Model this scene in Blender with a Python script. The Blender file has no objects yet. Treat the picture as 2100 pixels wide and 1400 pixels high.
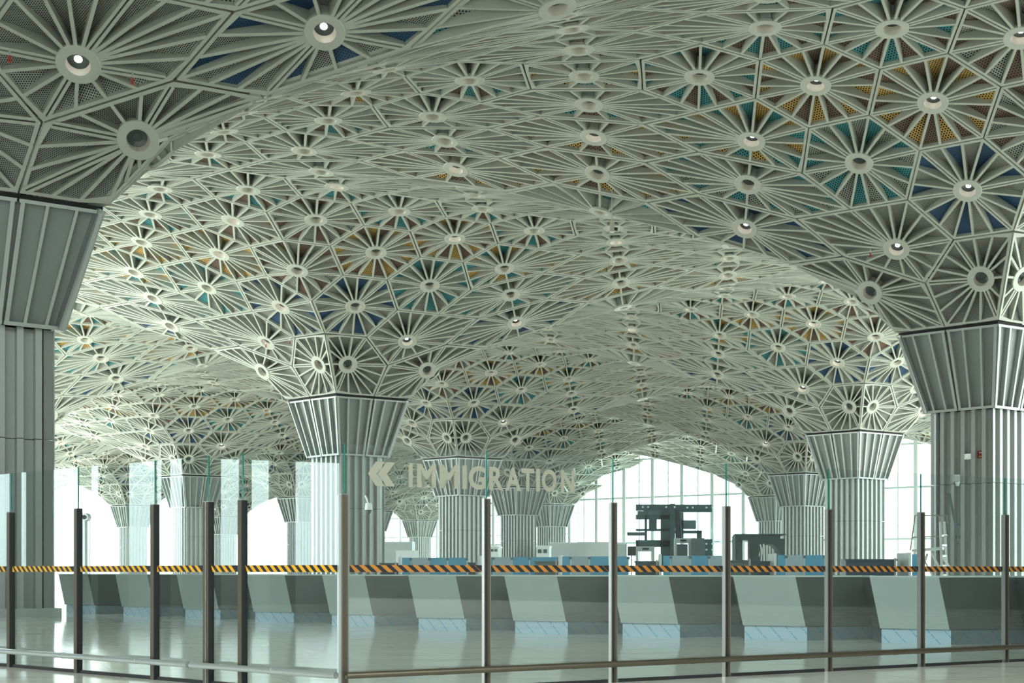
import bpy, bmesh, math, random
from mathutils import Vector, Matrix
random.seed(7)
sc = bpy.context.scene
COL = sc.collection

# ------------------------------------------------------------------ camera, light, exposure
U = 6.2                      # metres per survey unit
EYE = .19*U
FPX, CX, Y0 = 2351.2, 1304.0, 1170.4
cam = bpy.data.cameras.new('camera')
cam.sensor_width = 36; cam.lens = FPX/2100*36
cam.shift_x = -(CX-1050)/2100; cam.shift_y = (Y0-700)/2100
cam.clip_end = 3000
co = bpy.data.objects.new('camera', cam); COL.objects.link(co)
co.location = (0, 0, EYE); co.rotation_euler = (math.pi/2, 0, 0)
sc.camera = co
sc.view_settings.view_transform = 'Standard'; sc.view_settings.look = 'None'
sc.view_settings.gamma = 1; sc.view_settings.use_curve_mapping = False
sc.view_settings.exposure = 0.42
sc.cycles.use_denoising = True
sc.cycles.max_bounces = 7; sc.cycles.diffuse_bounces = 4; sc.cycles.glossy_bounces = 3
sc.cycles.transparent_max_bounces = 16; sc.cycles.transmission_bounces = 4
sc.cycles.sample_clamp_indirect = 8
sc.cycles.caustics_reflective = False; sc.cycles.caustics_refractive = False

w = bpy.data.worlds.new('sky'); sc.world = w; w.use_nodes = True
nt = w.node_tree; nt.nodes.clear()
def N(nt, t, **k):
    n = nt.nodes.new(t)
    for a, b in k.items(): setattr(n, a, b)
    return n
out = N(nt, 'ShaderNodeOutputWorld'); bg = N(nt, 'ShaderNodeBackground')
tc = N(nt, 'ShaderNodeTexCoord'); sep = N(nt, 'ShaderNodeSeparateXYZ')
rp = N(nt, 'ShaderNodeValToRGB')
nt.links.new(tc.outputs['Generated'], sep.inputs[0]); nt.links.new(sep.outputs['Z'], rp.inputs[0])
e = rp.color_ramp.elements
e[0].position = 0.0; e[0].color = (.80, .88, .90, 1)
e[1].position = .04; e[1].color = (.88, .97, .98, 1)
x = rp.color_ramp.elements.new(.25); x.color = (.89, 1.0, .99, 1)
x = rp.color_ramp.elements.new(.75); x.color = (2.4, 2.7, 2.6, 1)
nt.links.new(rp.outputs[0], bg.inputs[0]); bg.inputs[1].default_value = 3.2
nt.links.new(bg.outputs[0], out.inputs[0])

# ------------------------------------------------------------------ materials
def mat(name, col, rough=.5, metal=0, spec=.5, noise=0, nscale=3):
    m = bpy.data.materials.new(name); m.use_nodes = True
    b = m.node_tree.nodes['Principled BSDF']
    b.inputs['Base Color'].default_value = (*col, 1); b.inputs['Roughness'].default_value = rough
    b.inputs['Metallic'].default_value = metal; b.inputs['Specular IOR Level'].default_value = spec
    if noise:
        t = m.node_tree; tc = N(t, 'ShaderNodeTexCoord'); nz = N(t, 'ShaderNodeTexNoise')
        nz.inputs['Scale'].default_value = nscale; nz.inputs['Detail'].default_value = 5
        mx = N(t, 'ShaderNodeMix', data_type='RGBA')
        mx.inputs[6].default_value = (*[c*(1-noise) for c in col], 1); mx.inputs[7].default_value = (*[min(1, c*(1+noise)) for c in col], 1)
        t.links.new(tc.outputs['Object'], nz.inputs['Vector']); t.links.new(nz.outputs[0], mx.inputs[0])
        t.links.new(mx.outputs[2], b.inputs['Base Color'])
    return m
def emat(name, col, s):
    m = bpy.data.materials.new(name); m.use_nodes = True; t = m.node_tree; t.nodes.clear()
    o = N(t, 'ShaderNodeOutputMaterial'); e = N(t, 'ShaderNodeEmission')
    e.inputs[0].default_value = (*col, 1); e.inputs[1].default_value = s
    t.links.new(e.outputs[0], o.inputs[0]); return m
def perf(name, col, pitch, rad, hole=(.010, .011, .011)):
    """sheet metal with staggered round holes, laid out in metres along the UV axes"""
    m = mat(name, col, .55); t = m.node_tree; b = t.nodes['Principled BSDF']
    uv = N(t, 'ShaderNodeUVMap')
    res = []
    for off in ((0, 0, 0), (.5, .5, 0)):
        mp = N(t, 'ShaderNodeMapping'); mp.inputs['Scale'].default_value = (1/pitch, 1/(pitch*1.73), 1)
        mp.inputs['Location'].default_value = off
        fr = N(t, 'ShaderNodeVectorMath', operation='FRACTION')
        sb = N(t, 'ShaderNodeVectorMath', operation='SUBTRACT'); sb.inputs[1].default_value = (.5, .5, 0)
        ml = N(t, 'ShaderNodeVectorMath', operation='MULTIPLY'); ml.inputs[1].default_value = (1, 1.73, 0)
        ln = N(t, 'ShaderNodeVectorMath', operation='LENGTH')
        t.links.new(uv.outputs[0], mp.inputs[0]); t.links.new(mp.outputs[0], fr.inputs[0]); t.links.new(fr.outputs[0], sb.inputs[0])
        t.links.new(sb.outputs[0], ml.inputs[0]); t.links.new(ml.outputs[0], ln.inputs[0]); res.append(ln)
    mn = N(t, 'ShaderNodeMath', operation='MINIMUM'); lt = N(t, 'ShaderNodeMath', operation='LESS_THAN')
    t.links.new(res[0].outputs['Value'], mn.inputs[0]); t.links.new(res[1].outputs['Value'], mn.inputs[1])
    t.links.new(mn.outputs[0], lt.inputs[0]); lt.inputs[1].default_value = rad
    mx = N(t, 'ShaderNodeMix', data_type='RGBA'); mx.inputs[6].default_value = (*col, 1); mx.inputs[7].default_value = (*hole, 1)
    t.links.new(lt.outputs[0], mx.inputs[0]); t.links.new(mx.outputs[2], b.inputs['Base Color'])
    return m
M = {}
M['cream'] = mat('cream_paint', (.385, .40, .35), .42)
M['ring'] = mat('ring_paint', (.42, .435, .38), .38)
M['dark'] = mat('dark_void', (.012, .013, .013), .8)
M['cup'] = mat('lamp_cup', (.62, .58, .50), .4)
M['lamp'] = emat('lamp_glow', (1, .96, .92), 6)
M['lens'] = mat('unlit_lens', (.06, .075, .075), .15)
M['p_fine'] = perf('panel_fine_mesh', (.30, .31, .275), .05, .34)
M['p_greyf'] = perf('panel_grey_small_holes', (.38, .39, .345), .055, .36)
M['p_grey'] = perf('panel_grey', (.38, .39, .345), .09, .355)
M['p_navy'] = perf('panel_navy', (.016, .075, .18), .07, .30)
M['p_teal'] = perf('panel_teal', (.045, .32, .36), .095, .355)
M['p_ochre'] = perf('panel_ochre', (.66, .40, .09), .095, .355)
M['p_brown'] = perf('panel_brown', (.21, .115, .07), .095, .355)
M['clad'] = mat('column_cladding', (.41, .44, .425), .32, metal=.25)
M['cladback'] = mat('column_mesh_back', (.26, .29, .28), .5, metal=.2)
M['steel'] = mat('brushed_steel', (.42, .41, .38), .28, metal=1)
M['steeldark'] = mat('dark_channel', (.02, .02, .022), .5)
M['steelbrown'] = mat('brown_steel', (.16, .135, .10), .35, metal=.8)
M['walldark'] = mat('dark_wall', (.10, .105, .10), .7)
M['white'] = mat('white_paint', (.80, .84, .83), .4)
M['offwhite'] = mat('pale_panel', (.60, .68, .67), .35)
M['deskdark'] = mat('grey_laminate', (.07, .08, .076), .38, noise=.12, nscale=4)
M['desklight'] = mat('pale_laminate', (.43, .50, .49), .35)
M['navy'] = mat('navy_laminate', (.03, .06, .09), .3)
M['bluefilm'] = mat('blue_film', (.12, .42, .62), .25, noise=.1, nscale=6)
M['palefilm'] = mat('pale_film', (.42, .55, .60), .28, noise=.08, nscale=6)
M['rubber'] = mat('black_rubber', (.02, .02, .022), .6)
M['orange'] = mat('tape_orange', (.50, .19, .025), .45)
M['yellow'] = mat('tape_yellow', (.85, .42, .015), .4)
M['black'] = mat('tape_black', (.012, .012, .016), .45)
M['letter'] = mat('brushed_letter', (.37, .36, .29), .45, metal=.2)
M['machine'] = mat('machine_shell', (.045, .085, .085), .5)
M['machine2'] = mat('machine_grey', (.12, .16, .165), .5)
M['red'] = mat('red_plastic', (.35, .03, .02), .4)
M['gold'] = mat('gold_label', (.6, .4, .1), .4)
M['wall'] = mat('plaster', (.30, .31, .29), .7, noise=.1, nscale=.4)
M['concrete'] = mat('concrete', (.34, .35, .34), .8, noise=.15, nscale=.5)
M['alu'] = mat('aluminium', (.62, .66, .66), .3, metal=.7)
M['mullion'] = mat('mullion_paint', (.60, .68, .66), .4)

def film(name, base, ink):
    m = mat(name, base, .22); t = m.node_tree; b = t.nodes['Principled BSDF']
    uv = N(t, 'ShaderNodeUVMap'); mp = N(t, 'ShaderNodeMapping'); mp.inputs['Rotation'].default_value = (0, 0, -.75)
    mp.inputs['Scale'].default_value = (1, 1, 1)
    wv = N(t, 'ShaderNodeTexWave'); wv.inputs['Scale'].default_value = 1.6; wv.inputs['Distortion'].default_value = 0
    nz = N(t, 'ShaderNodeTexNoise'); nz.inputs['Scale'].default_value = 28
    gt = N(t, 'ShaderNodeMath', operation='GREATER_THAN'); gt.inputs[1].default_value = .97
    g2 = N(t, 'ShaderNodeMath', operation='GREATER_THAN'); g2.inputs[1].default_value = .46
    mu = N(t, 'ShaderNodeMath', operation='MULTIPLY'); mx = N(t, 'ShaderNodeMix', data_type='RGBA')
    mx.inputs[6].default_value = (*base, 1); mx.inputs[7].default_value = (*ink, 1)
    t.links.new(uv.outputs[0], mp.inputs[0]); t.links.new(mp.outputs[0], wv.inputs[0]); t.links.new(uv.outputs[0], nz.inputs[0])
    t.links.new(wv.outputs['Fac'], gt.inputs[0]); t.links.new(nz.outputs[0], g2.inputs[0])
    t.links.new(gt.outputs[0], mu.inputs[0]); t.links.new(g2.outputs[0], mu.inputs[1]); t.links.new(mu.outputs[0], mx.inputs[0])
    t.links.new(mx.outputs[2], b.inputs['Base Color']); return m
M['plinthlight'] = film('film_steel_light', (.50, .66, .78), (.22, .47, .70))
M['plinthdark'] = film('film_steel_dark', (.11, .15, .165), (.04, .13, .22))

def glass(name, col, ior=1.45, base=.05):
    m = bpy.data.materials.new(name); m.use_nodes = True; t = m.node_tree; t.nodes.clear()
    o = N(t, 'ShaderNodeOutputMaterial'); tr = N(t, 'ShaderNodeBsdfTransparent'); gl = N(t, 'ShaderNodeBsdfGlossy')
    tr.inputs[0].default_value = (*col, 1); gl.inputs['Roughness'].default_value = 0.0; gl.inputs[0].default_value = (.95, 1, 1, 1)
    fr = N(t, 'ShaderNodeFresnel'); fr.inputs[0].default_value = ior
    gm = N(t, 'ShaderNodeNewGeometry'); iv = N(t, 'ShaderNodeMath', operation='SUBTRACT'); iv.inputs[0].default_value = 1
    mu = N(t, 'ShaderNodeMath', operation='MULTIPLY'); t.links.new(gm.outputs['Backfacing'], iv.inputs[1])
    t.links.new(fr.outputs[0], mu.inputs[0]); t.links.new(iv.outputs[0], mu.inputs[1])
    mx = N(t, 'ShaderNodeMixShader'); t.links.new(mu.outputs[0], mx.inputs[0])
    t.links.new(tr.outputs[0], mx.inputs[1]); t.links.new(gl.outputs[0], mx.inputs[2]); t.links.new(mx.outputs[0], o.inputs[0])
    return m
M['glass'] = glass('screen_glass', (.955, .99, .985), 2.35)
M['glassedge'] = mat('glass_edge_green', (.02, .22, .17), .1)
M['boothglass'] = glass('booth_glass', (.90, .96, .96), 1.15)
M['facadeglass'] = glass('facade_glass', (.965, .995, .99), 1.3)

def floor_mat():
    m = mat('polished_marble', (.46, .50, .455), .10); t = m.node_tree; b = t.nodes['Principled BSDF']
    tc = N(t, 'ShaderNodeTexCoord'); mp = N(t, 'ShaderNodeMapping'); mp.inputs['Rotation'].default_value = (0, 0, -.53)
    mp.inputs['Scale'].default_value = (.35, 2.6, 1)
    nz = N(t, 'ShaderNodeTexNoise'); nz.inputs['Scale'].default_value = 1.6; nz.inputs['Detail'].default_value = 8; nz.inputs['Distortion'].default_value = 1.2
    rp = N(t, 'ShaderNodeValToRGB'); rp.color_ramp.elements[0].position = .30; rp.color_ramp.elements[0].color = (.66, .65, .58, 1)
    rp.color_ramp.elements[1].position = .46; rp.color_ramp.elements[1].color = (.86, .85, .77, 1)
    br = N(t, 'ShaderNodeTexBrick'); br.offset = 0; br.inputs['Scale'].default_value = 1; br.inputs['Mortar Size'].default_value = .004
    br.inputs['Brick Width'].default_value = 1.5; br.inputs['Row Height'].default_value = 1.5
    br.inputs['Color1'].default_value = (1, 1, 1, 1); br.inputs['Color2'].default_value = (.93, .93, .93, 1); br.inputs['Mortar'].default_value = (.55, .55, .55, 1)
    mp2 = N(t, 'ShaderNodeMapping'); mp2.inputs['Rotation'].default_value = (0, 0, -.53)
    mx = N(t, 'ShaderNodeMix', data_type='RGBA', blend_type='MULTIPLY'); mx.inputs[0].default_value = 1
    t.links.new(tc.outputs['Object'], mp.inputs[0]); t.links.new(mp.outputs[0], nz.inputs[0]); t.links.new(nz.outputs[0], rp.inputs[0])
    t.links.new(tc.outputs['Object'], mp2.inputs[0]); t.links.new(mp2.outputs[0], br.inputs[0])
    t.links.new(rp.outputs[0], mx.inputs[6]); t.links.new(br.outputs[0], mx.inputs[7]); t.links.new(mx.outputs[2], b.inputs['Base Color'])
    return m
M['floor'] = floor_mat()

# ------------------------------------------------------------------ mesh helpers
class MB:
    def __init__(s): s.v = []; s.f = []; s.mi = []; s.uv = []; s.mats = []
    def m(s, name):
        if name not in s.mats: s.mats.append(name)
        return s.mats.index(name)
    def face(s, pts, mt, uv=None):
        n = len(s.v); s.v += [tuple(p) for p in pts]; s.f.append(tuple(range(n, n+len(pts)))); s.mi.append(s.m(mt))
        if uv is None: uv = [(0, 0)]*len(pts)
        s.uv += uv
    def quad(s, a, b, c, d, mt):
        e1 = (b-a); L = e1.length or 1; e1 = e1/L; nn = e1.cross(d-a)
        e2 = nn.cross(e1); e2 = e2.normalized() if e2.length > 1e-9 else Vector((0, 0, 1))
        s.face((a, b, c, d), mt, [((p-a).dot(e1), (p-a).dot(e2)) for p in (a, b, c, d)])
    def hexa(s, P, mt):   # P: 4 bottom, 4 top
        a, b, c, d, e, f, g, h = P
        for q in ((d, c, b, a), (e, f, g, h), (a, b, f, e), (b, c, g, f), (c, d, h, g), (d, a, e, h)): s.quad(*q, mt)
    def box(s, x0, x1, y0, y1, z0, z1, mt, T=None):
        P = [Vector(p) for p in ((x0, y0, z0), (x1, y0, z0), (x1, y1, z0), (x0, y1, z0), (x0, y0, z1), (x1, y0, z1), (x1, y1, z1), (x0, y1, z1))]
        if T is not None: P = [T @ p for p in P]
        s.hexa(P, mt)
    def bar(s, a, b, w, h, mt, up=Vector((0, 0, 1))):
        a = Vector(a); b = Vector(b); d = (b-a).normalized(); x = d.cross(up)
        if x.length < 1e-4: x = d.cross(Vector((0, 1, 0)))
        x = x.normalized()*w/2; y = x.cross(d).normalized()*h/2
        s.hexa([a-x-y, a+x-y, a+x+y, a-x+y, b-x-y, b+x-y, b+x+y, b-x+y], mt)
    def tube(s, a, b, r, mt, n=12, r2=None):
        a = Vector(a); b = Vector(b); d = (b-a).normalized(); x = d.orthogonal().normalized(); y = d.cross(x); r2 = r if r2 is None else r2
        A = [a+(x*math.cos(2*math.pi*k/n)+y*math.sin(2*math.pi*k/n))*r for k in range(n)]
        B = [b+(x*math.cos(2*math.pi*k/n)+y*math.sin(2*math.pi*k/n))*r2 for k in range(n)]
        for k in range(n): s.quad(A[k], A[(k+1) % n], B[(k+1) % n], B[k], mt)
        s.face(A[::-1], mt); s.face(B, mt)
    def prism(s, poly, z0, z1, mt, top=None, off=(0, 0)):
        n = len(poly); A = [Vector((x, y, z0)) for x, y in poly]; B = [Vector((x+off[0], y+off[1], z1)) for x, y in poly]
        for k in range(n): s.quad(A[k], A[(k+1) % n], B[(k+1) % n], B[k], mt if not isinstance(mt, list) else mt[k])
        mm = mt if not isinstance(mt, list) else mt[0]
        s.face(A[::-1], mm); s.face(B, top or mm)
    def build(s, name, parent=None, origin=None, smooth=False):
        me = bpy.data.meshes.new(name); o3 = Vector(origin) if origin is not None else Vector((0, 0, 0))
        me.from_pydata([tuple(Vector(p)-o3) for p in s.v], [], s.f)
        for k in s.mats: me.materials.append(M[k])
        me.polygons.foreach_set('material_index', s.mi)
        if smooth: me.polygons.foreach_set('use_smooth', [True]*len(s.f))
        ul = me.uv_layers.new(name='UVMap'); ul.data.foreach_set('uv', [c for p in s.uv for c in p])
        me.update(); ob = bpy.data.objects.new(name, me); COL.objects.link(ob)
        if parent is None and origin is not None: ob.location = o3
        if parent is not None: ob.parent = parent
        return ob
def tag(o, label=None, cat=None, group=None, kind=None):
    if label: o['label'] = label
    if cat: o['category'] = cat
    if group: o['group'] = group
    if kind: o['kind'] = kind
    return o
def empty(name, loc=(0, 0, 0), rz=0):
    o = bpy.data.objects.new(name, None); COL.objects.link(o); o.location = loc; o.rotation_euler = (0, 0, rz); o.empty_display_size = .2
    return o
def dup(root, loc=None, rz=None):
    r = root.copy(); COL.objects.link(r)
    if loc is not None: r.location = loc
    if rz is not None: r.rotation_euler = (0, 0, rz)
    for c0 in root.children:
        c = c0.copy(); COL.objects.link(c); c.parent = r
        for g0 in c0.children:
            g = g0.copy(); COL.objects.link(g); g.parent = c
    return r
def struct(o): o['kind'] = 'structure'; return o
def P_at(x, y, h):      # a point at height h that the photograph shows at pixel x, y
    Z = FPX*(EYE-h)/(y-Y0); return Vector(((x-CX)/FPX*Z, Z, h))
def P_dep(x, y, Z): return Vector(((x-CX)/FPX*Z, Z, EYE+(Y0-y)/FPX*Z))

# ------------------------------------------------------------------ the column lattice
AL, AA = 5.3599, .0383
O_A = Vector((-2.7494, 4.9284)); STEP = Vector((math.sin(AA), math.cos(AA)))*AL; BV = Vector((4.9635, 2.4985))
UU_ = Vector((math.sin(AA), math.cos(AA))); O_A = O_A-UU_*.13
RR = Vector((math.cos(AA), -math.sin(AA))); UU = Vector((math.sin(AA), math.cos(AA)))
SI, PJ = 4.8642/16, AL/32
def centre(k, n): return O_A + STEP*k + BV*n
HT = {0: 1.5, 2: 1.80, 4: 1.965, 6: 2.152, 8: 2.315, 10: 2.448, 12: 2.548, 14: 2.603, 16: 2.615}
def node_local(i, j):
    """lattice node -> (s, p, H) around its column, the lowest rows taken from survey"""
    t = abs(i)+abs(j)
    si = 1 if i >= 0 else -1; sj = 1 if j >= 0 else -1
    a, b = abs(i), abs(j)
    if (a, b) == (1, 1): return Vector((si*.415, sj*.247, 1.772))
    if (a, b) == (2, 0): return Vector((si*.83, 0, 1.80))
    return Vector((i*SI, j*PJ, HT.get(t, 2.615)))
def to_world(k, n, v):
    c = centre(k, n); q = c + RR*v[0] - UU*v[1]
    return Vector((q.x*U, q.y*U, EYE+v[2]*U))
def node_world(k, n, i, j):
    """nearest column owns the node"""
    best = None
    for dk, dn, di, dj in ((0, 0, 0, 0), (0, 1, 16, -16), (-1, 1, 16, 16), (0, -1, -16, 16), (1, -1, -16, -16), (1, 0, 0, -32), (-1, 0, 0, 32)):
        ii, jj = i-di, j-dj; t = abs(ii)+abs(jj)
        if best is None or t < best[0]: best = (t, k+dk, n+dn, ii, jj)
    return to_world(best[1], best[2], node_local(best[3], best[4]))
TT = [(0, 1.0), (1.3, 1.0), (2.0, 1.5), (3, 1.78), (4, 1.965), (6, 2.152), (8, 2.315), (10, 2.448), (12, 2.548), (14, 2.605), (40, 2.62)]
def surf_z(x, y):
    q = Vector((x/U, y/U)) - O_A
    det = STEP.x*BV.y-STEP.y*BV.x
    k = (q.x*BV.y-q.y*BV.x)/det; n = (STEP.x*q.y-STEP.y*q.x)/det
    t = 99
    for kk in (math.floor(k), math.floor(k)+1):
        for nn in (math.floor(n), math.floor(n)+1):
            d = q-STEP*kk-BV*nn; t = min(t, abs(d.dot(RR))/SI+abs(d.dot(UU))/PJ)
    for (a, ha), (b, hb) in zip(TT, TT[1:]):
        if t <= b: return EYE+U*(ha+(hb-ha)*(t-a)/(b-a))
    return EYE+U*2.62
def visible(P):
    c = Vector((0, 0, EYE))
    for s in range(4, 97):
        q = c+(P-c)*(s/100)
        if q.z > surf_z(q.x, q.y)+.12: return False
    return True
def pix(P): return CX+FPX*P.x/P.y, Y0-FPX*(P.z-EYE)/P.y

# ------------------------------------------------------------------ coffers
LIT = set()
def scheme(i, j):
    """lattice nodes around a ring"""
    a, b = abs(i), abs(j); si = 1 if i >= 0 else -1; sj = 1 if j >= 0 else -1
    if a+b == 16:
        if a == b: rel = [(1, -1), (1, 1), (-1, 1), (-1, -1)]
        elif b > a: rel = [(1, -1), (2, 0), (1, 1), (-1, 1), (-1, -1), (0, -2)]
        else: rel = [(-1, 1), (-2, 0), (-1, -1), (1, -1), (1, 1), (0, 2)]
    elif a == b: rel = [(1, 1), (0, 2), (-1, 1), (-1, -1), (1, -1), (2, 0)]
    elif b > a: rel = [(1, 1), (0, 2), (-1, 1), (-1, -1), (0, -2), (1, -1)]
    else: rel = [(1, 1), (-1, 1), (-2, 0), (-1, -1), (1, -1), (2, 0)]
    rel.sort(key=lambda r: math.atan2(r[1]*PJ, r[0]*SI))
    return [(si*(a+r[0]), sj*(b+r[1])) for r in rel], rel
def coffer_list(k, n):
    res = []
    for i in range(-16, 17):
        for j in range(-16, 17):
            a, b = abs(i), abs(j); t = a+b
            if t % 2 or t < 4 or t > 16 or (t == 16 and i < 0): continue
            if (b >= a and b % 3 == 2) or (a > b and a % 3 == 2):
                poly, rel = scheme(i, j)
                P = [node_world(k, n, p, q) for p, q in poly]
                slots = [abs(r[0]) == 1 and abs(r[1]) == 1 for r in rel]
                axis = [p == 0 for p, q in poly]
                c = to_world(k, n, Vector((i*SI, j*PJ, HT[t])))
                res.append(dict(k=k, n=n, i=i, j=j, t=t, c=c, P=P, vs=slots, ax=axis))
    for si in (1, -1):
        for sj in (1, -1):
            g = lambda s, p, h: to_world(k, n, (si*s, sj*p, h))
            c0, c1, c2 = g(0, .352, 1.515), g(.280, .180, 1.515), g(.550, 0, 1.515)
            n11, n13, g4, n31 = g(.415, .247, 1.772), node_world(k, n, si, sj*3), node_world(k, n, 0, sj*4), node_world(k, n, si*3, sj)
            sg, n40 = g(.83, 0, 1.80), node_world(k, n, si*4, 0)
            res.append(dict(k=k, n=n, i=si*.4, j=sj*2.3, t=2, c=g(.122, .424, 1.754), P=[c0, c1, n11, n13, g4], vs=[True, False, True, True, False], ax=[1, 0, 0, 0, 1]))
            res.append(dict(k=k, n=n, i=si*2.4, j=sj*.6, t=2, c=g(.728, .096, 1.758), P=[c1, c2, sg, n40, n31, n11], vs=[True, False, False, True, True, True], ax=[0, 1, 1, 1, 0, 0]))
    return res
def colours(d):
    t, i, j = d['t'], abs(d['i']), abs(d['j'])
    if t == 2: return ('p_fine', 'p_fine', 'fine grey mesh')
    if t == 4: return ('p_fine', 'p_greyf', 'grey mesh')
    if t == 6: return ('p_navy', 'p_greyf', 'navy and grey')
    if t == 8: return ('p_brown', 'p_grey', 'brown and grey') if i == 0 else ('p_teal', 'p_grey', 'teal and grey')
    if t == 10: return ('p_teal', 'p_ochre', 'teal and ochre') if i == j else ('p_brown', 'p_ochre', 'brown and ochre')
    if t == 12: return ('p_brown', 'p_grey', 'brown and grey') if i <= 1 else ('p_ochre', 'p_brown', 'ochre and brown')
    if t == 14: return ('p_teal', 'p_brown', 'teal and brown')
    return ('p_ochre', 'p_teal', 'ochre and teal') if i == j else ('p_brown', 'p_teal', 'brown and teal')
def make_ring(mb, c, nrm, lit, seg=28, R=.5, ri=.275):
    x = nrm.orthogonal().normalized(); y = nrm.cross(x); up = -nrm
    def circ(r, h): return [c+up*h+(x*math.cos(2*math.pi*q/seg)+y*math.sin(2*math.pi*q/seg))*r for q in range(seg)]
    prof = [(R-.02, .09, 'ring'), (R, .075, 'ring'), (R, -.005, 'ring'), (R-.015, -.02, 'ring'), (ri+.01, -.02, 'ring'), (ri, -.01, 'ring'), (ri-.015, .12, 'cup'), (ri-.03, .22, 'cup'), (ri-.05, .225, 'lens'), (.12, .26, 'lens'), (.10, .25, 'lens')]
    C = [circ(r, h) for r, h, _ in prof]
    for a in range(len(prof)-1):
        for q in range(seg): mb.quad(C[a][q], C[a][(q+1) % seg], C[a+1][(q+1) % seg], C[a+1][q], prof[a+1][2])
    mb.face(C[-1], 'lens')
    D1 = circ(.41, .07); D2 = circ(.41, .54)
    for q in range(seg): mb.quad(D1[q], D1[(q+1) % seg], D2[(q+1) % seg], D2[q], 'cream')
def lamp_mesh(mb, c, nrm, r=.092):
    x = nrm.orthogonal().normalized(); y = nrm.cross(x)
    L = [c-nrm*.235+(x*math.cos(2*math.pi*q/16)+y*math.sin(2*math.pi*q/16))*r for q in range(16)]
    K = [c-nrm*.25+(x*math.cos(2*math.pi*q/16)+y*math.sin(2*math.pi*q/16))*r for q in range(16)]
    mb.face(L, 'lamp')
    for q in range(16): mb.quad(L[q], L[(q+1) % 16], K[(q+1) % 16], K[q], 'lamp')
def coffer_geo(d):
    """-> (frame MB, [fin MB], [panel MB], centre, normal)"""
    P = d['P']; c = d['c']; m = len(P)
    nr = Vector((0, 0, 0))
    for q in range(m):
        a, b = P[q]-c, P[(q+1) % m]-c; nr += a.cross(b)
    nr.normalize()
    if nr.z > 0: nr = -nr
    up = -nr; hub = c+nr*.06
    mean = sum(P, Vector((0, 0, 0)))/m
    ca, cb, _ = colours(d)
    fr = MB(); fins = []; pans = []
    DE, DR, W = .13, .50, .085
    # points round the outline
    pts = []   # (outer point, inner point, is_vertex, doubled)
    for q in range(m):
        A, B = P[q], P[(q+1) % m]; L = (B-A).length
        g0 = .035 if (d['ax'][q] and d['ax'][(q+1) % m]) else (.022 if d['vs'][q] or d['vs'][(q+1) % m] else .004)
        nseg = 3 if L > .9 else 2
        if L > 3.0 and d['t'] <= 10: nseg = 4
        if d['t'] == 2 and d['ax'][q] and d['ax'][(q+1) % m]: nseg = 4
        for z in range(nseg):
            p = A.lerp(B, z/nseg); di = (hub-p); Ld = di.length; di = di/Ld
            # distance to edge line scaled so that bars keep an even width
            ed = (B-A).normalized(); sn = max(.35, di.cross(ed).length)
            if z == 0:
                ep = (A-P[q-1]).normalized(); sn = max(.35, min(sn, di.cross(ep).length))
            pts.append((p+di*min(g0/sn, .3*Ld), p+di*min((g0+W)/sn, .35*Ld), z == 0, z == 0 and d['vs'][q]))
    K = len(pts)
    for q in range(K):
        o1, i1 = pts[q][0], pts[q][1]; o2, i2 = pts[(q+1) % K][0], pts[(q+1) % K][1]
        fr.quad(o1, i1, i2, o2, 'cream'); fr.quad(i1, i1+up*(DE+.02), i2+up*(DE+.02), i2, 'cream'); fr.quad(o1, o2, o2+up*.22, o1+up*.22, 'cream')
    tops = []
    for q in range(K):
        o, e, isv, dbl = pts[q]
        di = e-hub; di = di-nr*di.dot(nr); di.normalize(); tg = nr.cross(di)
        r0 = hub+di*.43
        tops.append((r0+up*DR, e+up*DE))
        offs = (-.057, .057) if dbl else (0,)
        for of in offs:
            th = .036 if dbl else .043
            f = MB()
            ee = e+di*.03
            for s1, s2 in ((-th, th),):
                a = r0+tg*(of+s1); b = r0+tg*(of+s2); cc = ee+tg*(of*1.0+s2); dd = ee+tg*(of*1.0+s1)
                a2, b2 = a+up*(DR+.02), b+up*(DR+.02); c2, d2 = cc+up*(DE+.02), dd+up*(DE+.02)
                f.quad(a, b, cc, dd, 'cream'); f.quad(a, dd, d2, a2, 'cream'); f.quad(b, b2, c2, cc, 'cream')
            fins.append(f)
    ax = (P[0]-c); ax = (ax-nr*ax.dot(nr)).normalized(); ay = nr.cross(ax)
    for q in range(K):
        r1, e1 = tops[q]; r2, e2 = tops[(q+1) % K]
        f = MB(); mt = ca if q % 2 == 0 else cb
        f.face((r1, r2, e2, e1), mt, [((p-c).dot(ax), (p-c).dot(ay)) for p in (r1, r2, e2, e1)])
        pans.append(f)
    return fr, fins, pans, hub, nr
def merge(dst, srcs):
    for s in srcs:
        o = len(dst.v); dst.v += s.v; dst.uv += s.uv
        idx = [dst.m(k) for k in s.mats]
        for f, mi in zip(s.f, s.mi): dst.f.append(tuple(o+q for q in f)); dst.mi.append(idx[mi])
    return dst
MODS = []
for k in range(-2, 7):
    for n in range(-4, 5):
        c = centre(k, n)*U
        if c.y < -30: continue
        if n >= 0 and k+n > 4: continue
        if n < 0 and k+n > 5: continue
        MODS.append((k, n))
def colname(k, n):
    base = {(0, 0): 'near left column', (0, 1): 'near right column', (1, 0): 'centre left column', (1, 1): 'second right column',
            (2, 0): 'column behind the sign', (3, 0): 'narrower sign column', (2, 1): 'third right column', (4, 0): 'farthest white column',
            (3, 1): 'fourth right column', (3, -1): 'left glass column', (4, -1): 'half-hidden left column', (6, -1): 'small white far column'}
    if (k, n) in base: return base[(k, n)]
    o = ['zero', 'first', 'second', 'third', 'fourth', 'fifth', 'sixth', 'seventh']
    return '%s %s column' % (o[min(7, abs(k)+1)], {0: 'left', 1: 'right', -1: 'far-left', 2: 'far-right', -2: 'outer-left', -3: 'outermost-left', 3: 'outermost-right', -4: 'remotest-left'}.get(n, 'distant'))
ALL = []
C40, C6 = centre(4, 0)*U, centre(6, -1)*U
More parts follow.
